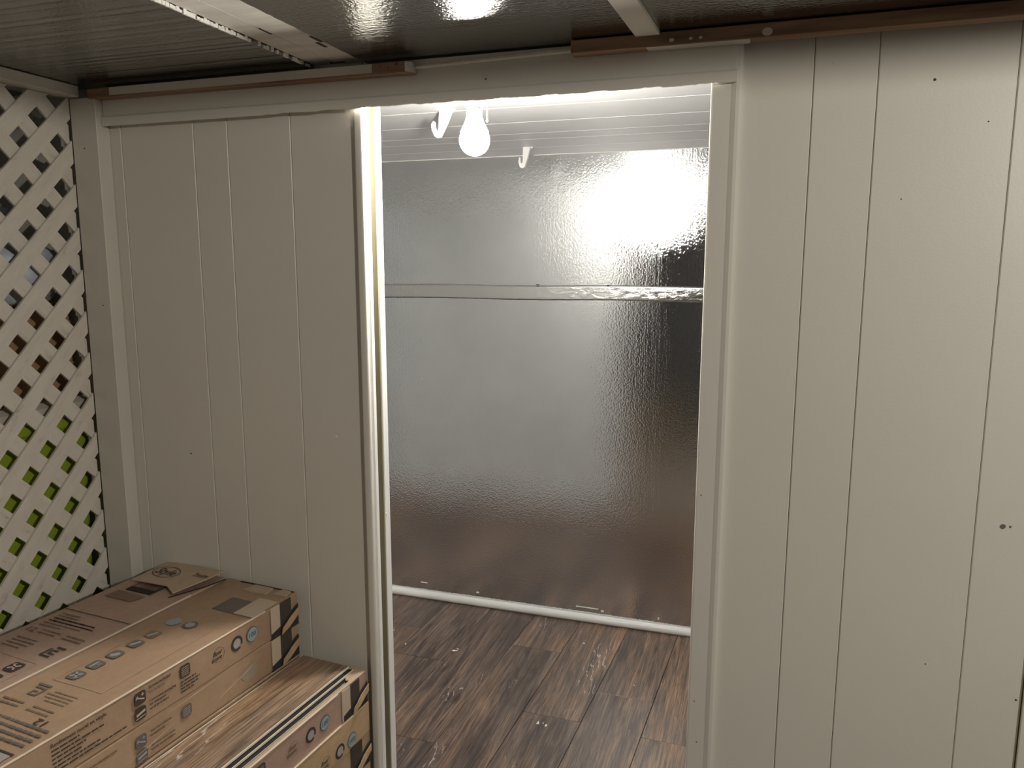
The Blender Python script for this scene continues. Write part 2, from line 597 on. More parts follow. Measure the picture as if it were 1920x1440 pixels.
# plank floor: each board its own piece
fl = empty('floor', (0, 0, 0))
tag(fl, 'brown wood plank floor of the small room', 'floor', kind='structure')
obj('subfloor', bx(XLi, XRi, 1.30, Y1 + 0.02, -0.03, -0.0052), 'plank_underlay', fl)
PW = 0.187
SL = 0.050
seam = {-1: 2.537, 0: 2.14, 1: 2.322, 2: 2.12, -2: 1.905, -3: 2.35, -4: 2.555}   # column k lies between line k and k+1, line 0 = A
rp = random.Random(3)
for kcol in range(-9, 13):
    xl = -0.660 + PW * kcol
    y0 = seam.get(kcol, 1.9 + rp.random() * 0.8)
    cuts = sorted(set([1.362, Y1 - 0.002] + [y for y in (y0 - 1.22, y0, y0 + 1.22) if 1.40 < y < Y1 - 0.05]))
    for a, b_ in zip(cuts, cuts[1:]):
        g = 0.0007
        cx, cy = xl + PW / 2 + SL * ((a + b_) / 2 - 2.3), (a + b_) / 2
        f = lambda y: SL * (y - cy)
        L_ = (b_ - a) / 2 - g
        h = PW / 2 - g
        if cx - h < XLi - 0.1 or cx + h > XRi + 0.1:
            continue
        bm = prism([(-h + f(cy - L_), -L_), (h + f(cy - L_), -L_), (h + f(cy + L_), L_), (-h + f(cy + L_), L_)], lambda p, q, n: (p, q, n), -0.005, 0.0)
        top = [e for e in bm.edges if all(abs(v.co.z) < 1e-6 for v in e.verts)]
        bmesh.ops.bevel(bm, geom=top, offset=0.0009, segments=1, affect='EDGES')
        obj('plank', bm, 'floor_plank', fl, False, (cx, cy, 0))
# dried white paint drips on the planks
for (x, y, r) in [(-1.02, 2.43, 0.010), (-1.012, 2.445, 0.005), (-0.605, 2.095, 0.009), (-0.578, 2.090, 0.007), (-0.590, 2.098, 0.004), (-0.585, 2.63, 0.006), (-1.21, 2.42, 0.005), (-0.36, 2.40, 0.003), (-1.24, 2.28, 0.008), (-1.235, 2.30, 0.005)]:
    m_ = 13
    tw_ = random.uniform(0, 3.14)
    pts = []
    for t in range(m_):
        a_ = 2 * math.pi * t / m_
        rr_ = r * random.uniform(0.35, 1.15)
        px_, py_ = rr_ * 0.55 * math.cos(a_), rr_ * 1.2 * math.sin(a_)
        pts.append((x + px_ * math.cos(tw_) - py_ * math.sin(tw_), y + px_ * math.sin(tw_) + py_ * math.cos(tw_)))
    obj('paint_drip', prism(pts, lambda a, b, n: (a, b, n), 0.0001, 0.0007), 'chip_white', fl)

# ------------------------------------------------------------------ outer room shell
fo = obj('floor_outer', bx(-2.35, 1.80, -2.2, 1.362, -0.03, 0.0), 'concrete')
tag(fo, 'plain concrete floor in front of the partition', 'floor', kind='structure')
CE = 0.45       # the low foil ceiling ends here; beyond it the room opens up to its higher ceiling
co = empty('ceiling_outer', (0, CE, ZC))
tag(co, 'low ceiling of silver foil boards in front of the doorway', 'ceiling', kind='structure')


def ragged_board(x0, x1, y0, y1, z0, z1, rag_x, nseg=90):
    b = bmesh.new()
    rows = []
    for i in range(nseg + 1):
        y = y0 + (y1 - y0) * i / nseg
        d = (random.random() - 0.3) * 0.0022
        if rag_x == 'hi':
            xs = (x0, x1 + d)
        elif rag_x == 'lo':
            xs = (x0 - d, x1)
        else:
            xs = (x0, x1)
        rows.append([b.verts.new((xs[0], y, z0)), b.verts.new((xs[1], y, z0 + (d if rag_x == 'hi' else 0) * 0.5)), b.verts.new((xs[1], y, z1)), b.verts.new((xs[0], y, z1))])
    for a, c in zip(rows, rows[1:]):
        for q in range(4):
            b.faces.new((a[q], a[(q + 1) % 4], c[(q + 1) % 4], c[q]))
    b.faces.new(rows[0])
    b.faces.new(rows[-1][::-1])
    return b


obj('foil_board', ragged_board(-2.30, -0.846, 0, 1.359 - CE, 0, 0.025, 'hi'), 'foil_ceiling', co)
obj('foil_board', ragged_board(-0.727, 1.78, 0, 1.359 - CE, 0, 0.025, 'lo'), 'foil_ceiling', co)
# white cut edge of the left board
bm = bmesh.new()
for i in range(110):
    y = 0.55 + i * 0.0072 + random.random() * 0.002
    h = 0.003 + random.random() * 0.0045
    if y < 1.13 or random.random() < 0.45:
        bx(-0.8462, -0.8438 + random.random() * 0.0015, y - CE, y - CE + 0.0066, -0.0010 * random.random(), h, 0, 1, bm)
tag(obj('board_edge', bm, 'foam_edge', co), kind='stuff')
# whitewashed double joist between the boards
obj('joist', bx(-0.8425, -0.7935, 0, 1.358 - CE, 0.006, 0.06, 0.0015), 'joist_paint', co)
obj('joist', bx(-0.7925, -0.7285, 0, 1.358 - CE, 0.0045, 0.06, 0.0015), 'joist_paint', co)
obj('roof_deck', bx(-2.30, 1.78, 0, 1.359 - CE, 0.061, 0.075), 'gap_dark', co)
for (x, y, w_, l_) in [(-0.742, 1.18, 0.012, 0.035), (-0.752, 1.215, 0.006, 0.03), (-0.795, 1.12, 0.004, 0.03), (-0.80, 1.34, 0.03, 0.006)]:
    obj('paint_loss', bx(x, x + w_, y - CE, y - CE + l_, 0.0038, 0.0062), 'dark_spot', co)
# higher ceiling, back and side walls of the outer room (behind the camera)
ch = obj('ceiling_high', bx(-2.35, 1.80, -2.2, CE + 0.02, 2.30, 2.33), 'grey_exterior')
tag(ch, 'higher grey ceiling behind the low foil ceiling', 'ceiling', kind='structure')
wo = obj('wall_outer_back', bx(-2.35, 1.80, -2.23, -2.2, 0, 2.33), 'grey_exterior')
tag(wo, 'plain grey wall behind the viewer', 'wall', kind='structure')
wo = obj('wall_outer_right', bx(1.80, 1.83, -2.23, 1.36, 0, 2.33), 'grey_exterior')
tag(wo, 'dark grey side wall right of the viewer', 'wall', kind='structure')
wo = obj('wall_outer_left', bx(-2.38, -2.35, -2.23, 1.424, 0, 2.33), 'grey_board')
tag(wo, 'dim grey wall seen beyond the white lattice', 'wall', kind='structure')
wo = obj('wall_bulkhead', bx(-2.35, 1.80, CE - 0.02, CE - 0.002, ZC + 0.0, 2.30), 'grey_exterior')
tag(wo, 'upright board closing the edge of the low foil ceiling', 'wall', kind='structure')

# ------------------------------------------------------------------ battens under the ceiling
lb = empty('wood_batten', (-1.0, 1.3425, 1.728))
tag(lb, 'white painted wood batten with raw brown ends, left under the foil ceiling', 'batten')


def bpart(root, name, bm, mat):
    L = root.location
    bmesh.ops.translate(bm, vec=(-L[0], -L[1], -L[2]), verts=bm.verts)
    return obj(name, bm, mat, root)


bm = prism([(-1.358, 1.3160), (-0.634, 1.3160), (-0.6245, 1.3255), (-0.6245, 1.3423), (-1.349, 1.3423)], lambda a, b, n: (a, b, n), 1.7285, 1.7465)
bpart(lb, 'timber', bm, 'raw_wood')
bm = bx(-1.300, -0.699, 1.3150, 1.3162, 1.7315, 1.7465)
bpart(lb, 'paint_layer', bm, 'post_paint')
bm = prism([(-0.6335, 1.3155), (-0.6238, 1.3252), (-0.6238, 1.342), (-0.6244, 1.342), (-0.6252, 1.326), (-0.6345, 1.3165)], lambda a, b, n: (a, b, n), 1.7295, 1.7465)
bpart(lb, 'paint_layer', bm, 'post_paint')
for (x, z, r) in [(-0.683, 1.7415, 0.0013), (-0.667, 1.738, 0.0013), (-0.650, 1.743, 0.0022)]:
    pts = [(x + r * math.cos(t), z + r * math.sin(t)) for t in (0, 1.05, 2.1, 3.15, 4.2, 5.25)]
    bpart(lb, 'nail_hole', prism(pts, lambda a, b, n: (a, n, b), 1.3155, 1.3163), 'dark_spot')

rb = empty('wood_batten', (0.5, 1.3425, 1.735))
tag(rb, 'raw brown wood batten over the right wall panels, up against the foil ceiling', 'batten')
bpart(rb, 'timber', bx(-0.330, 1.74, 1.3150, 1.3423, 1.7350, 1.7560, 0.001), 'raw_wood')
bm = bx(-0.205, -0.045, 1.3160, 1.3415, 1.7343, 1.7351)
bpart(rb, 'paint_smear', bm, 'post_paint')
for (x, r) in [(-0.02, 0.008), (-0.165, 0.004), (-0.135, 0.003), (-0.12, 0.003)]:
    pts = [(x + r * math.cos(t * math.pi / 5), 1.7425 + r * 0.75 * math.sin(t * math.pi / 5)) for t in range(10)]
    bpart(rb, 'filler_patch', prism(pts, lambda a, b, n: (a, n, b), 1.3143, 1.3155), 'trim_paint')

st = obj('ceiling_strip', prism([(-0.262, 0.40), (-0.2225, 0.40), (-0.184, 1.3135), (-0.222, 1.3135)], lambda a, b, n: (a, b, n), 1.7515, 1.7575), 'post_paint')
tag(st, 'short flat white strip fixed to the foil ceiling above the doorway', 'strip')

bm = bmesh.new()
prev = None
for i in range(81):
    t = i / 80
    x = -0.6230 + t * 0.2925
    r = random.random() * 0.0014
    z0 = 1.7378 + 0.0050 * t
    z1 = z0 + 0.0042 + 0.002 * t + r
    ring = [bm.verts.new((x, 1.3370, z0)), bm.verts.new((x, 1.3355 - r, z0 + 0.002)), bm.verts.new((x, 1.3375, z1)), bm.verts.new((x, 1.3424, z1)), bm.verts.new((x, 1.3424, z0))]
    if prev:
        for q in range(5):
            bm.faces.new((prev[q], prev[(q + 1) % 5], ring[(q + 1) % 5], ring[q]))
    else:
        bm.faces.new(ring)
    prev = ring
bm.faces.new(prev[::-1])
fe = obj('foam_bead', bm, 'foam_edge')
tag(fe, 'ragged white foam bead on the header between the two battens', 'sealant')

# ------------------------------------------------------------------ lattice side and its post
XLAT = -1.418
po = empty('lattice_post', (-1.384, 1.342, 0))
tag(po, 'white square post between the lattice and the grooved wall', 'post')
obj('timber', bx(-0.034, 0.034, -0.017, 0.0175, 0, 1.7335, 0.0015), 'post_paint', po)
for (x, z) in [(-0.004, 1.63), (0.012, 1.30)]:
    obj('nail_head', bx(x, x + 0.003, -0.0176, -0.0168, z, z + 0.002), 'dark_spot', po)

be = obj('lattice_beam', bx(-1.462, -1.3885, CE, 1.3245, 1.7345, 1.7570, 0.0015), 'post_paint')
tag(be, 'white beam running along the top of the lattice', 'beam')

la = empty('lattice_screen', (XLAT, 0.75, 0))
tag(la, 'white diagonal wooden lattice screen left of the cartons', 'lattice')
LY0, LY1, LZ0, LZ1 = 0.22, 1.3235, 0.005, 1.7335


def clip(poly, axis, val, keep_less):
    out = []
    for i in range(len(poly)):
        a, b = poly[i], poly[(i + 1) % len(poly)]
        ia = a[axis] <= val if keep_less else a[axis] >= val
        ib = b[axis] <= val if keep_less else b[axis] >= val
        if ia:
            out.append(a)
        if ia != ib:
            t = (val - a[axis]) / (b[axis] - a[axis])
            out.append((a[0] + t * (b[0] - a[0]), a[1] + t * (b[1] - a[1])))
    return out


def slat(cval, sign, x0, x1, width):
    """sign +1: z - y = cval; sign -1: z + y = cval"""
    hw = width / 2 * math.sqrt(2)
    P = []
    for y, o_ in ((-1, -hw), (4, -hw), (4, hw), (-1, hw)):
        P.append((y, cval + sign * y + o_))
    for ax, v, less in ((0, LY0, False), (0, LY1, True), (1, LZ0, False), (1, LZ1, True)):
        P = clip(P, ax, v, less)
        if len(P) < 3:
            return
    cy = sum(p[0] for p in P) / len(P)
    cz = sum(p[1] for p in P) / len(P)
    # local x runs along the slat so the grain follows it
    ang = math.radians(45) * sign
    ux, uz = math.cos(ang), math.sin(ang)
    pts = []
    for (y, z) in P:
        dy, dz = y - cy, z - cz
        pts.append((dy * ux + dz * uz, -dy * uz + dz * ux))
    area = abs(sum(pts[i][0] * pts[(i + 1) % len(pts)][1] - pts[(i + 1) % len(pts)][0] * pts[i][1] for i in range(len(pts)))) / 2
    if area < 4e-5:
        return
    bm = prism(pts, lambda a, b, n: (a, n, b), 0, x1 - x0)
    o = obj('slat', bm, 'lattice_paint', la)
    # local (along, normal, across) -> world: along=(0,ux,uz), across=(0,-uz,ux), normal=-x direction
    M = Matrix(((0, -1, 0, x1 - XLAT), (ux, 0, -uz, cy - 0.75), (uz, 0, ux, cz), (0, 0, 0, 1)))
    o.matrix_local = M
    return o


for i in range(-30, 40):
    slat(-0.0149 + 0.0452 + 0.0903 * i, 1, XLAT - 0.0055, XLAT, 0.0325)
for i in range(-30, 40):
    slat(2.0251 + 0.0455 + 0.0910 * i, -1, XLAT - 0.0115, XLAT - 0.006, 0.0325)

# ------------------------------------------------------------------ cartons of planks
ANG = -math.radians(5.3)
CL, CW = 1.22, 0.190


def carton_body(h, seed, L=CL, Wd=CW):
    """slightly bulged, soft-edged carton; local: far right bottom corner at the origin, -x across, -y along"""
    r = random.Random(seed)
    b = bmesh.new()
    ny, nx_ = 26, 5
    prof = []
    e = 0.0025
    # closed cross-section (x,z), subdivided
    sec = [(-e, 0), (0, e), (0, h * 0.35), (0, h * 0.65), (0, h - e), (-e * 0.6, h), (-Wd * 0.33, h), (-Wd * 0.66, h), (-Wd + e, h), (-Wd, h - e), (-Wd, h * 0.5), (-Wd, e), (-Wd + e, 0)]
    rings = []
    for i in range(ny + 1):
        y = -L * i / ny
        ring = []
        for (x, z) in sec:
            dx = dz = 0.0
            if 0 < i < ny:
                if abs(x) < 1e-6:
                    dx = 0.0012 * math.sin(i * 0.9 + seed) * (1 if e < z < h - e else 0.4)
                if z >= h - e * 1.01:
                    dz = 0.0007 * math.sin(i * 0.7 + x * 30 + seed) + 0.0004 * r.random() - 0.0006
            ring.append(b.verts.new((x + dx - (0.0012 if i in (0, ny) else 0) * (1 if x > -Wd / 2 else -1), y, z + dz)))
        rings.append(ring)
    m = len(sec)
    for a, c in zip(rings, rings[1:]):
        for q in range(m):
            b.faces.new((a[q], a[(q + 1) % m], c[(q + 1) % m], c[q]))
    b.faces.new(rings[0])
    b.faces.new(rings[-1][::-1])
    return b


TEXTS = {}


def text_mesh(s, size, extrude=0.0):
    cu = bpy.data.curves.new('txt', 'FONT')
    cu.body = s
    cu.size = size
    cu.align_x = 'LEFT'
    cu.resolution_u = 2
    cu.offset = size * 0.018
    to = bpy.data.objects.new('txt', cu)
    COL.objects.link(to)
    dg = bpy.context.evaluated_depsgraph_get()
    me = bpy.data.meshes.new_from_object(to.evaluated_get(dg))
    bpy.data.objects.remove(to)
    bpy.data.curves.remove(cu)
    return me


EPS = 0.0016


def wear_highlight(root, h, x=0.0, mat='wear_highlight', L=CL):  # pale strip paints the film's edge highlight along with worn board
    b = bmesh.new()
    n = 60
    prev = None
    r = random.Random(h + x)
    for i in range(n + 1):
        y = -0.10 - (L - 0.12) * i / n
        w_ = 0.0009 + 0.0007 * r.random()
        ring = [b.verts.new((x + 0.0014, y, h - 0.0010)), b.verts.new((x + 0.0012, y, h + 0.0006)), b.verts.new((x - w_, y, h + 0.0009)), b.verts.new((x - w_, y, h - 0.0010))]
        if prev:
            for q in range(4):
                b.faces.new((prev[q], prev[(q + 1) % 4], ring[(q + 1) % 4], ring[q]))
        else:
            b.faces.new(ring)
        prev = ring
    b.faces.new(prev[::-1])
    return obj('wear_highlight', b, mat, root)


class Face:
    """print on one face of a carton. kind 'side': a runs towards the far end (reads left to right), b up.
    'top': reads from the camera side. 'flip': the same turned by half a turn."""

    def __init__(self, root, kind, h):
        self.root, self.kind, self.h = root, kind, h

    def mat(self, s, wz):
        if self.kind == 'side':
            R_ = ((0, 0, 1), (1, 0, 0), (0, 1, 0))
            t = (EPS, -s, wz)
        elif self.kind == 'top':
            R_ = ((1, 0, 0), (0, 1, 0), (0, 0, 1))
            t = (-wz, -s, self.h + EPS * 0.6)
        else:
            R_ = ((-1, 0, 0), (0, -1, 0), (0, 0, 1))
            t = (-wz, -s, self.h + EPS * 0.6)
        return Matrix(((*R_[0], t[0]), (*R_[1], t[1]), (*R_[2], t[2]), (0, 0, 0, 1)))

    def put(self, name, me, mat, s, wz, parent=None, lift=0.0):
        me.materials.clear()
        me.materials.append(MATS[mat])
        M = self.mat(s, wz) @ Matrix.Translation((0, 0, lift))
        me.transform(M)
        o = bpy.data.objects.new(name, me)
        COL.objects.link(o)
        o.parent = parent or self.root
        return o

    def text(self, s_, size, mat, s, wz, width=None, lift=0.0, parent=None, slant=0.0, name='lettering'):
        me = text_mesh(s_, size)
        xs = [v.co.x for v in me.vertices]
        w0 = max(xs) - min(xs)
        x0 = min(xs)
        k_ = (width / w0) if width else 1.0
        for v in me.vertices:
            v.co.x = (v.co.x - x0) * k_ + slant * v.co.y
        return self.put(name, me, mat, s, wz, parent, lift)

    def poly(self, name, polys, mat, s, wz, lift=0.0, parent=None):
        b = bmesh.new()
        for P in polys:
            b.faces.new([b.verts.new((p[0], p[1], 0)) for p in P])
        me = bpy.data.meshes.new(name)
        b.to_mesh(me)
        b.free()
        return self.put(name, me, mat, s, wz, parent, lift)

    def lines(self, rows, mat, s, wz, pitch, hgt, seed=1):
        """a block of small print too fine to read: rows of word-long dashes"""
        r = random.Random(seed)
        polys = []
        for i, w_ in enumerate(rows):
            x = 0.0
            y = -i * pitch
            while x < w_ - 0.002:
                l_ = min(w_ - x, 0.004 + r.random() * 0.012)
                polys.append([(x, y), (x + l_, y), (x + l_, y + hgt), (x, y + hgt)])
                x += l_ + 0.0018
        return self.poly('small_print', polys, mat, s, wz)

    def icon(self, s, wz, a, glyph, mat='print_dark', gm='print_cream'):
        c_ = a * 0.22
        P = []
        for cx_, cy_, t0 in ((a - c_, a - c_, 0), (c_, a - c_, 90), (c_, c_, 180), (a - c_, c_, 270)):
            for q in range(4):
                t = math.radians(t0 + q * 30)
                P.append((cx_ + c_ * math.cos(t), cy_ + c_ * math.sin(t)))
        ic = self.poly('icon', [P], mat, s, wz)

        def bar(x0, y0, x1, y1, w_):
            d = Vector((x1 - x0, y1 - y0)).normalized()
            n_ = Vector((-d.y, d.x)) * w_ / 2
            return [((x0 + n_.x) * a, (y0 + n_.y) * a), ((x0 - n_.x) * a, (y0 - n_.y) * a), ((x1 - n_.x) * a, (y1 - n_.y) * a), ((x1 + n_.x) * a, (y1 + n_.y) * a)]
        if glyph == 'screw':
            g = [bar(0.2, 0.62, 0.85, 0.30, 0.10), bar(0.13, 0.52, 0.27, 0.74, 0.10), bar(0.72, 0.85, 0.72, 0.60, 0.08), bar(0.60, 0.72, 0.85, 0.72, 0.08)]
        elif glyph == 'knife':
            g = [bar(0.12, 0.45, 0.9, 0.62, 0.18), bar(0.05, 0.18, 0.9, 0.25, 0.07)]
        elif glyph == 'cross':
            g = [bar(0.2, 0.25, 0.8, 0.75, 0.16), bar(0.22, 0.75, 0.78, 0.22, 0.13), bar(0.12, 0.68, 0.32, 0.84, 0.1)]
        elif glyph == 'saw':
            g = [bar(0.6, 0.15, 0.6, 0.9, 0.15)] + [bar(0.2 + 0.03 * q, 0.30 + 0.1 * q, 0.36, 0.32 + 0.1 * q, 0.05) for q in range(3)]
        elif glyph == 'list':
            g = [bar(0.15, 0.2 + 0.15 * q, 0.85, 0.2 + 0.15 * q, 0.05) for q in range(5)]
        elif glyph == 'wave':
            g = [bar(0.25, 0.3, 0.7, 0.75, 0.3), bar(0.2, 0.55, 0.5, 0.85, 0.08)]
        else:
            g = [bar(0.35, 0.15, 0.65, 0.85, 0.24)]
        self.poly('glyph', g, gm, s, wz, 0.0004, ic)
        return ic

    def disc(self, name, s, wz, r, mat, parent=None, lift=0.0, inner=0.0, sx=1.0, gap=None):
        n_ = 28
        if not inner:
            P = [[(r * sx * math.cos(2 * math.pi * t / n_), r * math.sin(2 * math.pi * t / n_)) for t in range(n_)]]
        else:
            P = []
            for t in range(n_):
                if gap and gap[0] <= t < gap[1]:
                    continue
                a0, a1 = 2 * math.pi * t / n_, 2 * math.pi * (t + 1) / n_
                P.append([(inner * sx * math.cos(a0), inner * math.sin(a0)), (r * sx * math.cos(a0), r * math.sin(a0)), (r * sx * math.cos(a1), r * math.sin(a1)), (inner * sx * math.cos(a1), inner * math.sin(a1))])
        return self.poly(name, P, mat, s, wz, lift, parent)

    def badge100(self, s, wz, r=0.0155, m1='badge_blue'):
        d = self.disc('badge', s, wz, r, 'badge_blue_dark')
        self.disc('badge_fill', s, wz, r * 0.9, m1, d, 0.0003)
        self.text('100', r * 0.85, 'badge_blue_dark', s + r * 0.62 if self.kind != 'flip' else s, wz - r * 0.28 if self.kind == 'side' else wz, r * 1.25, 0.0006, d)
        return d

    def ring(self, s, wz, r=0.0150, m1='print_dark'):
        d = self.disc('ring_mark', s, wz, r, m1, None, 0, r * 0.66, 1.0, (24, 26))
        self.disc('ring_fill', s, wz, r * 0.64, 'print_silver', d, 0.0002)
        return d

    def floorscore(self, s, wz, m1='print_dark'):
        d = self.disc('ring_outline', s, wz, 0.0145, m1, None, 0, 0.0139)
        self.text('floor', 0.0125, m1, s + 0.014, wz + 0.001, 0.022, 0.0002, d, 0.2)
        self.text('score', 0.0125, m1, s + 0.019, wz - 0.009, 0.026, 0.0002, d, 0.2)
        return d


def band(h, s0, s1, side=True, top_w=None, t=0.0008):
    """printed stripe wrapping the right side (and optionally part of the top)"""
    b = bmesh.new()
    bx(0.0006, 0.0022, -s1, -s0, 0.002, h - 0.001, 0, 1, b)
    if top_w:
        bx(-top_w, 0.0021, -s1, -s0, h - 0.0006, h + 0.0009, 0, 1, b)
    return b


def end_flap(root, h, dz=0.0):
    """crushed closing flap sticking out low at the far end"""
    P = [(-0.062, 0.003), (-0.036, 0.009), (-0.002, 0.026), (-0.002, 0.041), (-0.028, 0.029), (-0.046, 0.024), (-0.059, 0.017)]
    b = prism(P, lambda a, c, n: (0.0024 + n + 0.003 * (1 + math.sin(a * 90)), a, c + dz), 0.0, 0.0014)
    obj('end_flap', b, 'carton_tan', root)
    b = prism([(-0.086, 0.0005), (-0.002, 0.0005), (-0.002, 0.046), (-0.024, 0.037), (-0.060, 0.019), (-0.086, 0.013)], lambda a, c, n: (0.0008 + n, a, c + dz), 0.0, 0.0016)
    obj('flap_slot_shade', b, 'gap_dark', root)  # dark sheet painting the black shadow around the flap


def carton_thing(loc, h, mat, seed, label, group, rz=ANG, wd=CW):
    t = empty('flooring_carton', loc, rz)
    tag(t, label, 'carton', group)
    obj('body', carton_body(h, seed, CL, wd), mat, t, False)
    return t


def fr(w):
    """far right bottom corner of a stack whose right side lies w to the left of the middle stack's right side"""
    return (-0.923 - w * math.cos(ANG), 1.340 + w * math.sin(-ANG) * 1.0)


G = 'flooring cartons stacked by the lattice'
ORD = ['topmost', 'second', 'third', 'fourth', 'fifth', 'sixth', 'seventh', 'eighth', 'ninth', 'lowest']
H = 0.0695
# --- middle stack, ten high
for i in range(10):
    z = 0.698 - H - i * (H + 0.0003)
    if i == 9:
        z = max(z, 0.0)
    x, y = fr(0)
    lab = {0: 'pinkish brown flooring carton on top of the middle stack, printed with icons and badges',
           1: 'film-wrapped carton directly below the top carton of the middle stack'}.get(i, 'brown carton, %s from the top of the middle stack' % ORD[i])
    t = carton_thing((x - 0.0015 * (i % 2), y, z), H, 'carton_brown', 3 + i, lab, G)
    if i < 2:
        obj('cream_band', band(H, 0.059, 0.086), 'print_cream', t)
        obj('dark_band', band(H, 0.024, 0.0588), 'print_dark', t)
        end_flap(t, H)
    S = Face(t, 'side', H)
    if i == 0:
        S.text('Revêtement mural en vinyle', 0.0085, 'print_dark', 0.562, 0.0545, 0.094, name='lettering')
        S.lines([0.046, 0.088, 0.056, 0.050, 0.080, 0.128], 'print_dark', 0.562, 0.0475, 0.0068, 0.0026, 5)
        S.icon(0.416, 0.0375, 0.0225, 'screw')
        S.icon(0.417, 0.0105, 0.0225, 'knife')
        S.text('Screws included', 0.0075, 'print_dark', 0.387, 0.0555, 0.046)
        S.text('Vis incluses', 0.0065, 'print_faint', 0.387, 0.0465, 0.034)
        S.text('Convenient packaging', 0.0065, 'print_dark', 0.387, 0.0315, 0.056)
        S.text('for transport', 0.0065, 'print_dark', 0.387, 0.0245, 0.034)
        S.text('and product', 0.0065, 'print_dark', 0.387, 0.0175, 0.040)
        S.icon(0.321, 0.037, 0.0235, 'list', gm='carton_flap')
        S.lines([0.036, 0.044, 0.042, 0.030], 'print_dark', 0.321, 0.030, 0.0062, 0.0026, 8)
        S.floorscore(0.229, 0.0395)
        S.ring(0.182, 0.0395)
        S.badge100(0.140, 0.0395)
    elif i == 1:
        S.icon(0.419, 0.030, 0.0225, 'screw', 'print_grey', 'print_silver')
        S.icon(0.419, 0.0035, 0.0225, 'knife', 'print_grey', 'print_silver')
        S.lines([0.046, 0.030], 'print_faint', 0.388, 0.046, 0.008, 0.0035, 12)
        S.lines([0.05, 0.05], 'print_faint', 0.388, 0.020, 0.008, 0.003, 13)
        S.icon(0.321, 0.030, 0.0225, 'list', 'print_grey', 'print_silver')
        S.lines([0.10, 0.06, 0.05], 'print_faint', 0.55, 0.052, 0.007, 0.003, 14)
        S.disc('badge', 0.150, 0.034, 0.0155, 'badge_dull', None, 0, 0, 1.5)
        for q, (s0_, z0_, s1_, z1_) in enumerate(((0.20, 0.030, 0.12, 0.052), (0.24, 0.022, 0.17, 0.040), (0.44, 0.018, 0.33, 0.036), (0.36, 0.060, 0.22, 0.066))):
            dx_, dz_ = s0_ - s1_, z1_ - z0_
            S.poly('film_crease', [[(0, 0), (dx_ * 0.5, dz_ * 0.42), (dx_, dz_), (dx_ * 0.5, dz_ * 0.42 + 0.0012)]], 'wear_highlight', s0_, z0_, 0.0006)
    if i == 0:
        wear_highlight(t, H)
        T = Face(t, 'flip', H)
        T.poly('dark_print', [[(0, 0), (0.054, 0), (0.054, 0.058), (0, 0.058)]], 'print_grey', 0.076, 0.053)
        bpy.data.objects  # keep order
        T.poly('cream_print', [[(0, 0), (0.050, 0), (0.050, 0.078), (0, 0.078)]], 'print_cream', 0.056, 0.0018)
        # (flip: x runs to the left, y towards the camera)
        for s_, gl, m_ in ((0.263, 'bag', 'print_faint'), (0.302, 'bag', 'print_grey'), (0.345, 'wave', 'print_grey'), (0.384, 'saw', 'print_grey'), (0.422, 'cross', 'print_grey')):
            T.icon(s_ - 0.013, 0.113, 0.026, gl, m_, 'print_silver')
        T.disc('badge', 0.208, 0.131, 0.015, 'badge_blue')
        T.ring(0.206, 0.091, 0.0145, 'print_grey')
        T.poly('frame_line', [[(0, 0), (0.0012, 0), (0.0012, 0.26), (0, 0.26)], [(0.0, 0.26), (0.115, 0.26), (0.115, 0.2612), (0, 0.2612)], [(0.114, 0), (0.1152, 0), (0.1152, 0.26), (0.114, 0.26)]], 'carton_tan', 0.185, 0.035)
        # square G mark
        T.poly('logo', [[(0, 0), (0.030, 0), (0.030, 0.005), (0, 0.005)], [(0, 0.009), (0.026, 0.009), (0.026, 0.0125), (0, 0.0125)], [(0, 0.0125), (0.0045, 0.0125), (0.0045, 0.032), (0, 0.032)],
                        [(0.0045, 0.0285), (0.020, 0.0285), (0.020, 0.032), (0.0045, 0.032)], [(0.0165, 0.019), (0.020, 0.019), (0.020, 0.0285), (0.0165, 0.0285)], [(0.0085, 0.019), (0.0165, 0.019), (0.0165, 0.0225), (0.0085, 0.0225)]], 'print_grey', 0.462, 0.128)
        T.lines([0.052, 0.060, 0.055, 0.045], 'print_faint', 0.470, 0.058, -0.008, 0.003, 21)
        T.lines([0.05, 0.05], 'print_faint', 0.512, 0.056, -0.010, 0.004, 22)
        T.lines([0.05, 0.05], 'print_faint', 0.512, 0.125, -0.010, 0.004, 23)
        T.text('12', 0.020, 'print_dark', 0.533, 0.040, 0.022)
        T.lines([0.115, 0.115, 0.115, 0.115], 'print_grey', 0.549, 0.016, -0.0125, 0.005, 24)
        T.poly('grey_panel', [[(0, 0), (0.15, 0), (0.15, 0.2), (0, 0.2)]], 'print_silver', 0.612, 0.012)
        T.poly('panel_edge', [[(0, 0), (0.15, 0), (0.15, 0.004), (0, 0.004)]], 'print_dark', 0.607, 0.010)
        # folded end tabs, a little lifted
        for (x0, x1, s0, s1, hh) in ((-0.110, -0.052, 0.010, 0.040, 0.0035), (-0.040, -0.008, 0.006, 0.030, 0.0025)):
            obj('end_tab', prism([(x0, -s1), (x1, -s1), (x1 - 0.004, -s0), (x0 + 0.006, -s0)], lambda a, c, n: (a, c, H + n), -0.0004, hh), 'carton_flap', t)
        obj('end_painted_shadow', bx(-0.150, -0.006, -0.0062, -0.0012, H - 0.0005, H + 0.0008), 'gap_dark', t)  # dark strip painted on as the shadow behind the end tabs

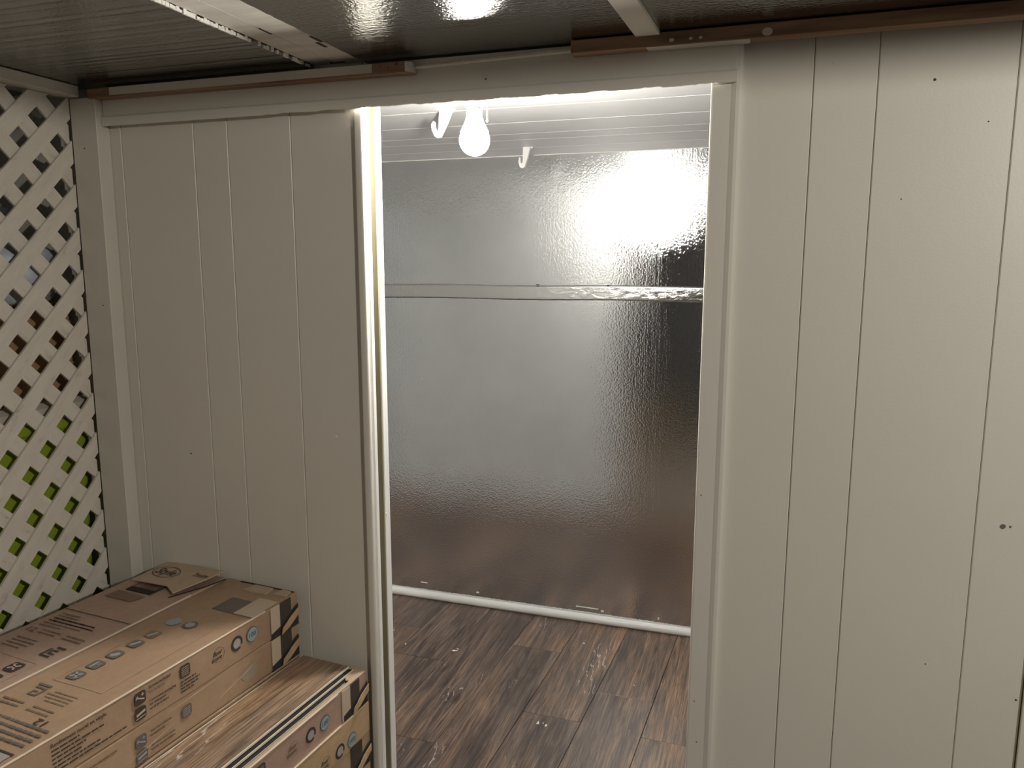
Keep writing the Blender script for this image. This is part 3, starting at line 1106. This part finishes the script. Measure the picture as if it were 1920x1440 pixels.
# --- left stack, against the lattice
for i in range(10):
    z = 0.700 - H - i * (H + 0.0005)
    z = max(z, 0.0)
    x, y = fr(0.1935)
    lab = {0: 'torn open carton lying on top of the stack nearest the lattice'}.get(i, 'brown carton, %s from the top of the stack nearest the lattice' % ORD[i])
    t = carton_thing((x, y - 0.005, z), H, 'carton_pink', 31 + i, lab, G)
    if i == 0:
        T = Face(t, 'top', H)
        o0 = 0.1935
        wear_highlight(t, H)
        # split upper face ends at s=0.249; text beyond reads upright
        T.poly('crack', [[(0, 0), (0.186, 0.001), (0.186, 0.0030), (0, 0.0022)]], 'print_dark', 0.250, 0.187)
        T.lines([0.05, 0.06, 0.115, 0.120, 0.10, 0.06], 'print_faint', 0.268, 0.168, 0.010, 0.0038, 31)
        T.lines([0.0, 0.0, 0.115, 0.120], 'print_grey', 0.268, 0.164, 0.010, 0.0030, 37)
        T.text('12', 0.020, 'print_grey', 0.343, 0.170, 0.022)
        T.lines([0.05, 0.05], 'print_faint', 0.332, 0.140, 0.010, 0.004, 32)
        T.lines([0.05, 0.05], 'print_faint', 0.332, 0.072, 0.010, 0.004, 33)
        T.lines([0.055, 0.06, 0.055, 0.05], 'print_grey', 0.368, 0.158, 0.010, 0.003, 34)
        T.poly('logo', [[(0, 0), (0.026, 0), (0.026, 0.0035), (0, 0.0035)], [(0, 0.0035), (0.0045, 0.0035), (0.0045, 0.026), (0, 0.026)], [(0.009, 0.009), (0.026, 0.009), (0.026, 0.0125), (0.009, 0.0125)],
                        [(0.009, 0.0125), (0.013, 0.0125), (0.013, 0.023), (0.009, 0.023)], [(0.013, 0.0195), (0.024, 0.0195), (0.024, 0.023), (0.013, 0.023)], [(0.008, 0.029), (0.030, 0.029), (0.030, 0.034), (0.008, 0.034)]], 'print_dark', 0.398, 0.055)
        for s_, gl in ((0.445, 'cross'), (0.484, 'saw')):
            T.icon(s_ + 0.013, 0.066, 0.028, gl, 'print_dark', 'print_cream')
        T.poly('frame_line', [[(0, 0), (0.125, 0), (0.125, 0.0012), (0, 0.0012)], [(0.1238, -0.3), (0.125, -0.3), (0.125, 0), (0.1238, 0)]], 'carton_flap', 0.420, 0.150)
        # grey print on the unopened part
        T.poly('dull_patch', [[(0, 0), (0.075, 0), (0.085, 0.030), (0.004, 0.034)]], 'print_faint', 0.175, 0.165)
        # the opening with planks inside
        obj('opening', bx(-0.150, -0.080, -0.134, -0.092, H - 0.0004, H + 0.0016), 'plank_underlay', t)
        pl = bx(-0.148, -0.083, -0.118, -0.094, H + 0.0012, H + 0.0020)
        obj('plank_inside', pl, 'floor_plank', t)
        # lifted flap, bent up towards the wall
        P = [(-0.172, -0.100), (-0.072, -0.096), (-0.030, -0.120), (-0.006, -0.050), (0.004, -0.006), (-0.060, -0.004), (-0.160, -0.004)]
        fz = lambda a, c: H + 0.003 + 0.010 * max(0.0, min(1.0, (c + 0.11) / 0.10)) + 0.004 * max(0, (a + 0.09) / 0.09)
        fp = obj('torn_flap', prism(P, lambda a, c, n: (a, c, fz(a, c) + n), 0.0, 0.0022), 'carton_flap', t)

        def flap_mesh(me, mat_, ox, oy, nm):
            me.materials.clear()
            me.materials.append(MATS[mat_])
            for v in me.vertices:
                a, c = v.co.x + ox, v.co.y + oy
                v.co = (a, c, fz(a, c) + 0.0034)
            o = bpy.data.objects.new(nm, me)
            COL.objects.link(o)
            o.parent = fp
        me = text_mesh('Style', 0.034)
        for v in me.vertices:
            v.co.x = v.co.x * 0.82 + v.co.y * 0.25
        flap_mesh(me, 'print_dark', -0.150, -0.060, 'lettering')
        flap_mesh(text_mesh('7mm', 0.020), 'print_dark', -0.050, -0.048, 'lettering')
        b = bmesh.new()
        n_ = 36
        vi = [b.verts.new((0.034 * math.cos(2 * math.pi * q / n_), 0.021 * math.sin(2 * math.pi * q / n_), 0)) for q in range(n_)]
        vo = [b.verts.new((0.036 * math.cos(2 * math.pi * q / n_), 0.0228 * math.sin(2 * math.pi * q / n_), 0)) for q in range(n_)]
        for q in range(n_):
            b.faces.new((vi[q], vo[q], vo[(q + 1) % n_], vi[(q + 1) % n_]))
        me = bpy.data.meshes.new('oval')
        b.to_mesh(me)
        b.free()
        flap_mesh(me, 'print_dark', -0.122, -0.050, 'oval_outline')
        obj('flap_tear', prism([(-0.034, -0.128), (-0.004, -0.052), (0.006, -0.006), (0.0085, -0.008), (-0.0015, -0.054), (-0.031, -0.130)], lambda a, c, n: (a, c, n), H - 0.0002, H + 0.0012), 'gap_dark', t)

# --- right stack: opened carton with loose planks on top
HP = 0.0683
WP = 0.155
xp, yp = -0.762, 1.340
for i in range(8):
    z = 0.547 - HP - i * HP
    z = max(z, 0.0)
    lab = {0: 'opened carton beside the doorway holding bare wood planks',
           1: 'tan carton under the opened carton of planks, badge near its end',
           2: 'carton with a dark band, two below the opened carton of planks'}.get(i, 'carton, %s from the top of the stack beside the doorway' % ORD[i])
    if i == 0:
        t = empty('flooring_carton', (xp, yp, z), ANG)
        tag(t, lab, 'carton', G)
        obj('bottom', bx(-WP, 0, -CL, 0, 0, 0.004), 'carton_pink', t)
        obj('side_panel', bx(-0.0022, 0, -CL, 0, 0.004, HP, 0.0006), 'carton_pink', t)
        obj('side_panel', bx(-WP, -WP + 0.0022, -CL, 0, 0.004, HP - 0.012), 'carton_pink', t)
        obj('end_panel', bx(-WP + 0.0022, -0.0022, -0.0022, 0, 0.004, HP - 0.001), 'carton_pink', t)
        obj('end_panel', bx(-WP + 0.0022, -0.0022, -CL, -CL + 0.0022, 0.004, HP - 0.012), 'carton_pink', t)
        obj('top_flap', bx(-0.0085, 0.0002, -CL, -0.0005, HP, HP + 0.0012), 'carton_flap', t)
        obj('end_tab', prism([(-0.052, -0.002), (-0.0085, -0.002), (-0.0085, -0.050), (-0.016, -0.052)], lambda a, c, n: (a, c, n), HP, HP + 0.0012), 'carton_flap', t)
        S = Face(t, 'side', HP)
        obj('cream_band', band(HP, 0.062, 0.090), 'print_cream', t)
        obj('dark_band', band(HP, 0.030, 0.0618), 'print_dark', t)
        end_flap(t, HP)
        wear_highlight(t, HP + 0.0006)
        S.badge100(0.145, 0.034, 0.0150)
        S.ring(0.188, 0.034, 0.0145)
        S.floorscore(0.237, 0.036, 'print_faint')
        S.icon(0.335, 0.036, 0.0235, 'list', gm='carton_flap')
    else:
        t = carton_thing((xp + (0.004 if i == 1 else 0.002), yp, z), HP - 0.0002, 'carton_tan' if i % 2 else 'carton_brown', 61 + i, lab, G, ANG, WP)
        S = Face(t, 'side', HP)
        if i == 1:
            wear_highlight(t, HP)
            S.badge100(0.066, 0.019, 0.0155)
            S.ring(0.107, 0.019, 0.0150)
            S.floorscore(0.153, 0.021)
        else:
            obj('dark_band', band(HP, 0.030, 0.070), 'print_dark', t)
            end_flap(t, HP)

# loose planks lying in the opened carton, each a little further to the right than the one above
PG = 'wood planks in the opened carton'
ca, sa = math.cos(ANG), math.sin(ANG)
zt = 0.5595
plabs = ['topmost bare wood plank in the opened carton', 'second plank down in the opened carton, a thin edge showing', 'third plank down in the opened carton, a thin edge showing',
         'fourth plank down in the opened carton', 'fifth plank down in the opened carton', 'sixth plank down in the opened carton', 'seventh plank down in the opened carton', 'lowest plank lying in the opened carton']
for i in range(8):
    x1 = -0.0315 + 0.0072 * min(i, 3)
    x0 = -WP + 0.004
    th = 0.0070
    z = zt - (i + 1) * (th + 0.0012)
    p = empty('vinyl_plank', (xp, yp, z), ANG)
    tag(p, plabs[i], 'plank', PG)
    y0_, y1_ = -1.2, -0.012 - (0.006 if i == 0 else 0.0)
    b = bx(x0, x1, y0_, y1_, 0.0020, th, 0.0004)
    me_o = obj('decor_layer', bx(x0 + 0.0030, x1 - 0.0012, y0_ + 0.001, y1_ - 0.0012, th - 0.0004, th + 0.0005), 'box_plank', p)  # left inset bares cream core, drawing an edge highlight in colour
    obj('core', b, 'plank_edge', p)
    obj('underlay', bx(x0 + 0.0005, x1 - 0.0002, y0_, y1_ - 0.0004, 0.0, 0.0020), 'plank_underlay', p)
    if i:
        # dark strip along the exposed edge
        obj('dark_edge_strip', bx(x1 - 0.0070, x1 - 0.0012, y0_, y1_ - 0.004, th + 0.0004, th + 0.0010), 'plank_underlay', p)

# ------------------------------------------------------------------ things stored behind the lattice
gb = empty('storage_bin', (-1.64, 1.028, 0))
tag(gb, 'tall lime green plastic bin seen through the lattice', 'bin')


def rrect(hx, hy, r, n=5):
    P = []
    for cx_, cy_, t0 in ((hx - r, hy - r, 0), (-hx + r, hy - r, 90), (-hx + r, -hy + r, 180), (hx - r, -hy + r, 270)):
        for q in range(n + 1):
            t = math.radians(t0 + 90 * q / n)
            P.append((cx_ + r * math.cos(t), cy_ + r * math.sin(t)))
    return P


def loft(rings):
    b = bmesh.new()
    R_ = [[b.verts.new((p[0], p[1], z)) for p in P] for P, z in rings]
    for a, c in zip(R_, R_[1:]):
        for q in range(len(a)):
            w_ = (q + 1) % len(a)
            b.faces.new((a[q], a[w_], c[w_], c[q]))
    b.faces.new(R_[0][::-1])
    b.faces.new(R_[-1])
    return b


obj('bin_body', loft([(rrect(0.165, 0.285, 0.015), 0.0), (rrect(0.180, 0.315, 0.015), 1.052)]), 'green_plastic', gb)
obj('bin_rim', loft([(rrect(0.184, 0.318, 0.015), 1.030), (rrect(0.188, 0.322, 0.015), 1.036), (rrect(0.188, 0.322, 0.015), 1.052), (rrect(0.184, 0.318, 0.015), 1.056)]), 'green_plastic', gb)
obj('bin_lid', loft([(rrect(0.186, 0.320, 0.015), 1.0562), (rrect(0.191, 0.325, 0.015), 1.060), (rrect(0.191, 0.325, 0.015), 1.086), (rrect(0.176, 0.31, 0.015), 1.096)]), 'cream_plastic', gb)
for s_ in (-1, 1):
    obj('lid_clip', bx(-0.04, 0.04, s_ * 0.3205 - 0.012, s_ * 0.3205 + 0.012, 1.02, 1.08, 0.004), 'cream_plastic', gb)

bc = empty('cardboard_box', (-1.66, 1.05, 1.0965))
tag(bc, 'plain brown box resting on the green bin behind the lattice', 'box')
obj('body', bx(-0.17, 0.17, -0.27, 0.295, 0, 0.205, 0.003), 'brown_board', bc)
obj('lid_flap', bx(-0.172, -0.001, -0.272, 0.297, 0.2055, 0.2085), 'brown_board', bc)
obj('lid_flap', bx(0.001, 0.172, -0.272, 0.297, 0.2055, 0.2085), 'brown_board', bc)
obj('packing_tape', bx(-0.028, 0.028, -0.273, 0.273, 0.2086, 0.2092), 'carton_flap', bc)


def bag(name, loc, sx, sy, sz, mat, label, seed):
    b = bmesh.new()
    bmesh.ops.create_icosphere(b, subdivisions=4, radius=1.0)
    r = random.Random(seed)
    dirs = [(Vector((r.uniform(-1, 1), r.uniform(-1, 1), r.uniform(-1, 1))).normalized(), r.uniform(3, 9), r.uniform(0, 6)) for _ in range(14)]
    for v in b.verts:
        p = v.co.copy()
        d = 1.0
        for n_, f_, ph in dirs:
            d += 0.022 * abs(math.sin(p.dot(n_) * f_ + ph)) - 0.011
        q = p * d
        z = q.z
        # flat underside, gathered top
        zz_ = max(z, -0.72)
        tw = 1.0 if z < 0.45 else max(0.22, 1.0 - (z - 0.45) * 1.5)
        v.co = (q.x * sx * tw, q.y * sy * tw, (zz_ + 0.72) * sz)
    t = empty(name, loc)
    tag(t, label, 'bag')
    obj('body', b, mat, t, True)
    k2 = lathe([(0.0, 0.0), (0.014, 0.002), (0.011, 0.012), (0.020, 0.034), (0.006, 0.036), (0.0, 0.030)], 0, 0, 12)
    bmesh.ops.translate(k2, vec=(0, 0, 1.66 * sz), verts=k2.verts)
    obj('knot', k2, mat, t, True)
    return t


bag('plastic_bag', (-1.545, 1.240, 1.3060), 0.100, 0.095, 0.100, 'pale_bag', 'pale grey-blue plastic bag on the brown box behind the lattice', 4)
bag('plastic_bag', (-1.66, 0.99, 1.3060), 0.11, 0.125, 0.125, 'black_bag', 'black plastic bag on the brown box behind the lattice', 9)

# ------------------------------------------------------------------ lamp and hooks in the small room
bx_, by_ = -0.572, 1.500
bu = empty('light_bulb', (bx_, by_, 1.604))
tag(bu, 'lit white light bulb hanging from the ceiling inside the doorway', 'light bulb')
prof = [(0.0, 0.0)]
for q in range(1, 15):
    t = math.radians(-90 + q * 8.2)
    prof.append((0.0305 * math.cos(t), 0.0305 + 0.0305 * math.sin(t)))
prof += [(0.0280, 0.0455), (0.0245, 0.0535), (0.0205, 0.0610), (0.0175, 0.0680), (0.0160, 0.0740)]
obj('globe', lathe(prof, 0, 0, 40), 'bulb_glow', bu, True)
obj('collar', lathe([(0.0159, 0.0741), (0.0156, 0.0880), (0.0150, 0.0905), (0.0, 0.0906)], 0, 0, 40), 'white_plastic', bu, True)
b = bmesh.new()
r = random.Random(2)
for row in range(3):
    a_ = -2.35
    while a_ < -1.0:
        da = 0.05 + r.random() * 0.08
        zz0 = 0.0775 + row * 0.0032
        R1 = 0.01605
        vs = [b.verts.new((R1 * math.cos(a_ + q * da), R1 * math.sin(a_ + q * da), zz0 + dz)) for q, dz in ((0, 0), (1, 0), (1, 0.0017), (0, 0.0017))]
        b.faces.new(vs)
        a_ += da + 0.05
obj('small_print', b, 'print_grey', bu)

lh = empty('lamp_holder', (bx_, by_, ZI))
tag(lh, 'white pull-chain lamp holder on the ceiling above the lit bulb', 'lamp holder')
obj('base', lathe([(0.0, 0.0), (0.052, 0.0), (0.052, -0.008), (0.044, -0.018), (0.026, -0.026), (0.022, -0.030), (0.0, -0.030)], 0, 0, 40), 'white_plastic', lh, True)
obj('socket', lathe([(0.019, -0.0305), (0.0195, -0.066), (0.0175, -0.0678), (0.0185, -0.0790), (0.0195, -0.0830), (0.0165, -0.0872), (0.0, -0.0873)], 0, 0, 40), 'white_plastic', lh, True)
b = bmesh.new()
for q in range(36):
    t_ = bmesh.ops.create_icosphere(b, subdivisions=1, radius=0.0011)
    bmesh.ops.translate(b, vec=(0.027, 0.0, -0.022 - q * 0.0025), verts=t_['verts'])
t_ = bmesh.ops.create_icosphere(b, subdivisions=2, radius=0.0024)
bmesh.ops.translate(b, vec=(0.027, 0.0, -0.1135), verts=t_['verts'])
obj('pull_chain', b, 'white_plastic', lh, True)

hooks = [([(-0.8353, 1.7835), (-0.8275, 1.7839), (-0.8155, 1.7839), (-0.8046, 1.7835), (-0.8036, 1.7763), (-0.816, 1.7498), (-0.8341, 1.7174), (-0.8419, 1.7154), (-0.8496, 1.7201), (-0.8571, 1.7362), (-0.8591, 1.7501), (-0.8523, 1.7586), (-0.8499, 1.7555), (-0.8505, 1.7437), (-0.8461, 1.7333), (-0.841, 1.7325), (-0.8382, 1.7392), (-0.837, 1.7607)], 1.94,
          'larger white ceiling hook just left of the lit bulb'),
         ([(-0.8197, 1.7835), (-0.8163, 1.7839), (-0.7968, 1.7839), (-0.7954, 1.7795), (-0.805, 1.7465), (-0.8147, 1.7171), (-0.8231, 1.7135), (-0.8316, 1.7177), (-0.8367, 1.7348), (-0.8344, 1.7489), (-0.8302, 1.7506), (-0.8288, 1.7345), (-0.8243, 1.7286), (-0.821, 1.7393), (-0.8205, 1.7652)], 2.62,
          'smaller white ceiling hook by the foil back wall')]
for P, y, lab in hooks:
    cx_ = sum(p[0] for p in P) / len(P)
    t = empty('ceiling_hook', (cx_, y, ZI))
    tag(t, lab, 'hook', 'white hooks on the small room ceiling')
    b = prism([(p[0] - cx_, p[1] - ZI) for p in P], lambda a, c, n: (a, n, c), -0.006, 0.006)
    obj('hook_body', b, 'white_plastic', t)
    top = max(p[0] for p in P) - cx_
    obj('screw_tab', bx(top - 0.012, top + 0.012, -0.007, 0.007, -0.0035, -0.0002, 0.001), 'white_plastic', t)
    obj('screw_head', lathe([(0.0, -0.0062), (0.0026, -0.0058), (0.0036, -0.0036), (0.0, -0.0034)], top + 0.005, 0, 12), 'white_plastic', t, True)
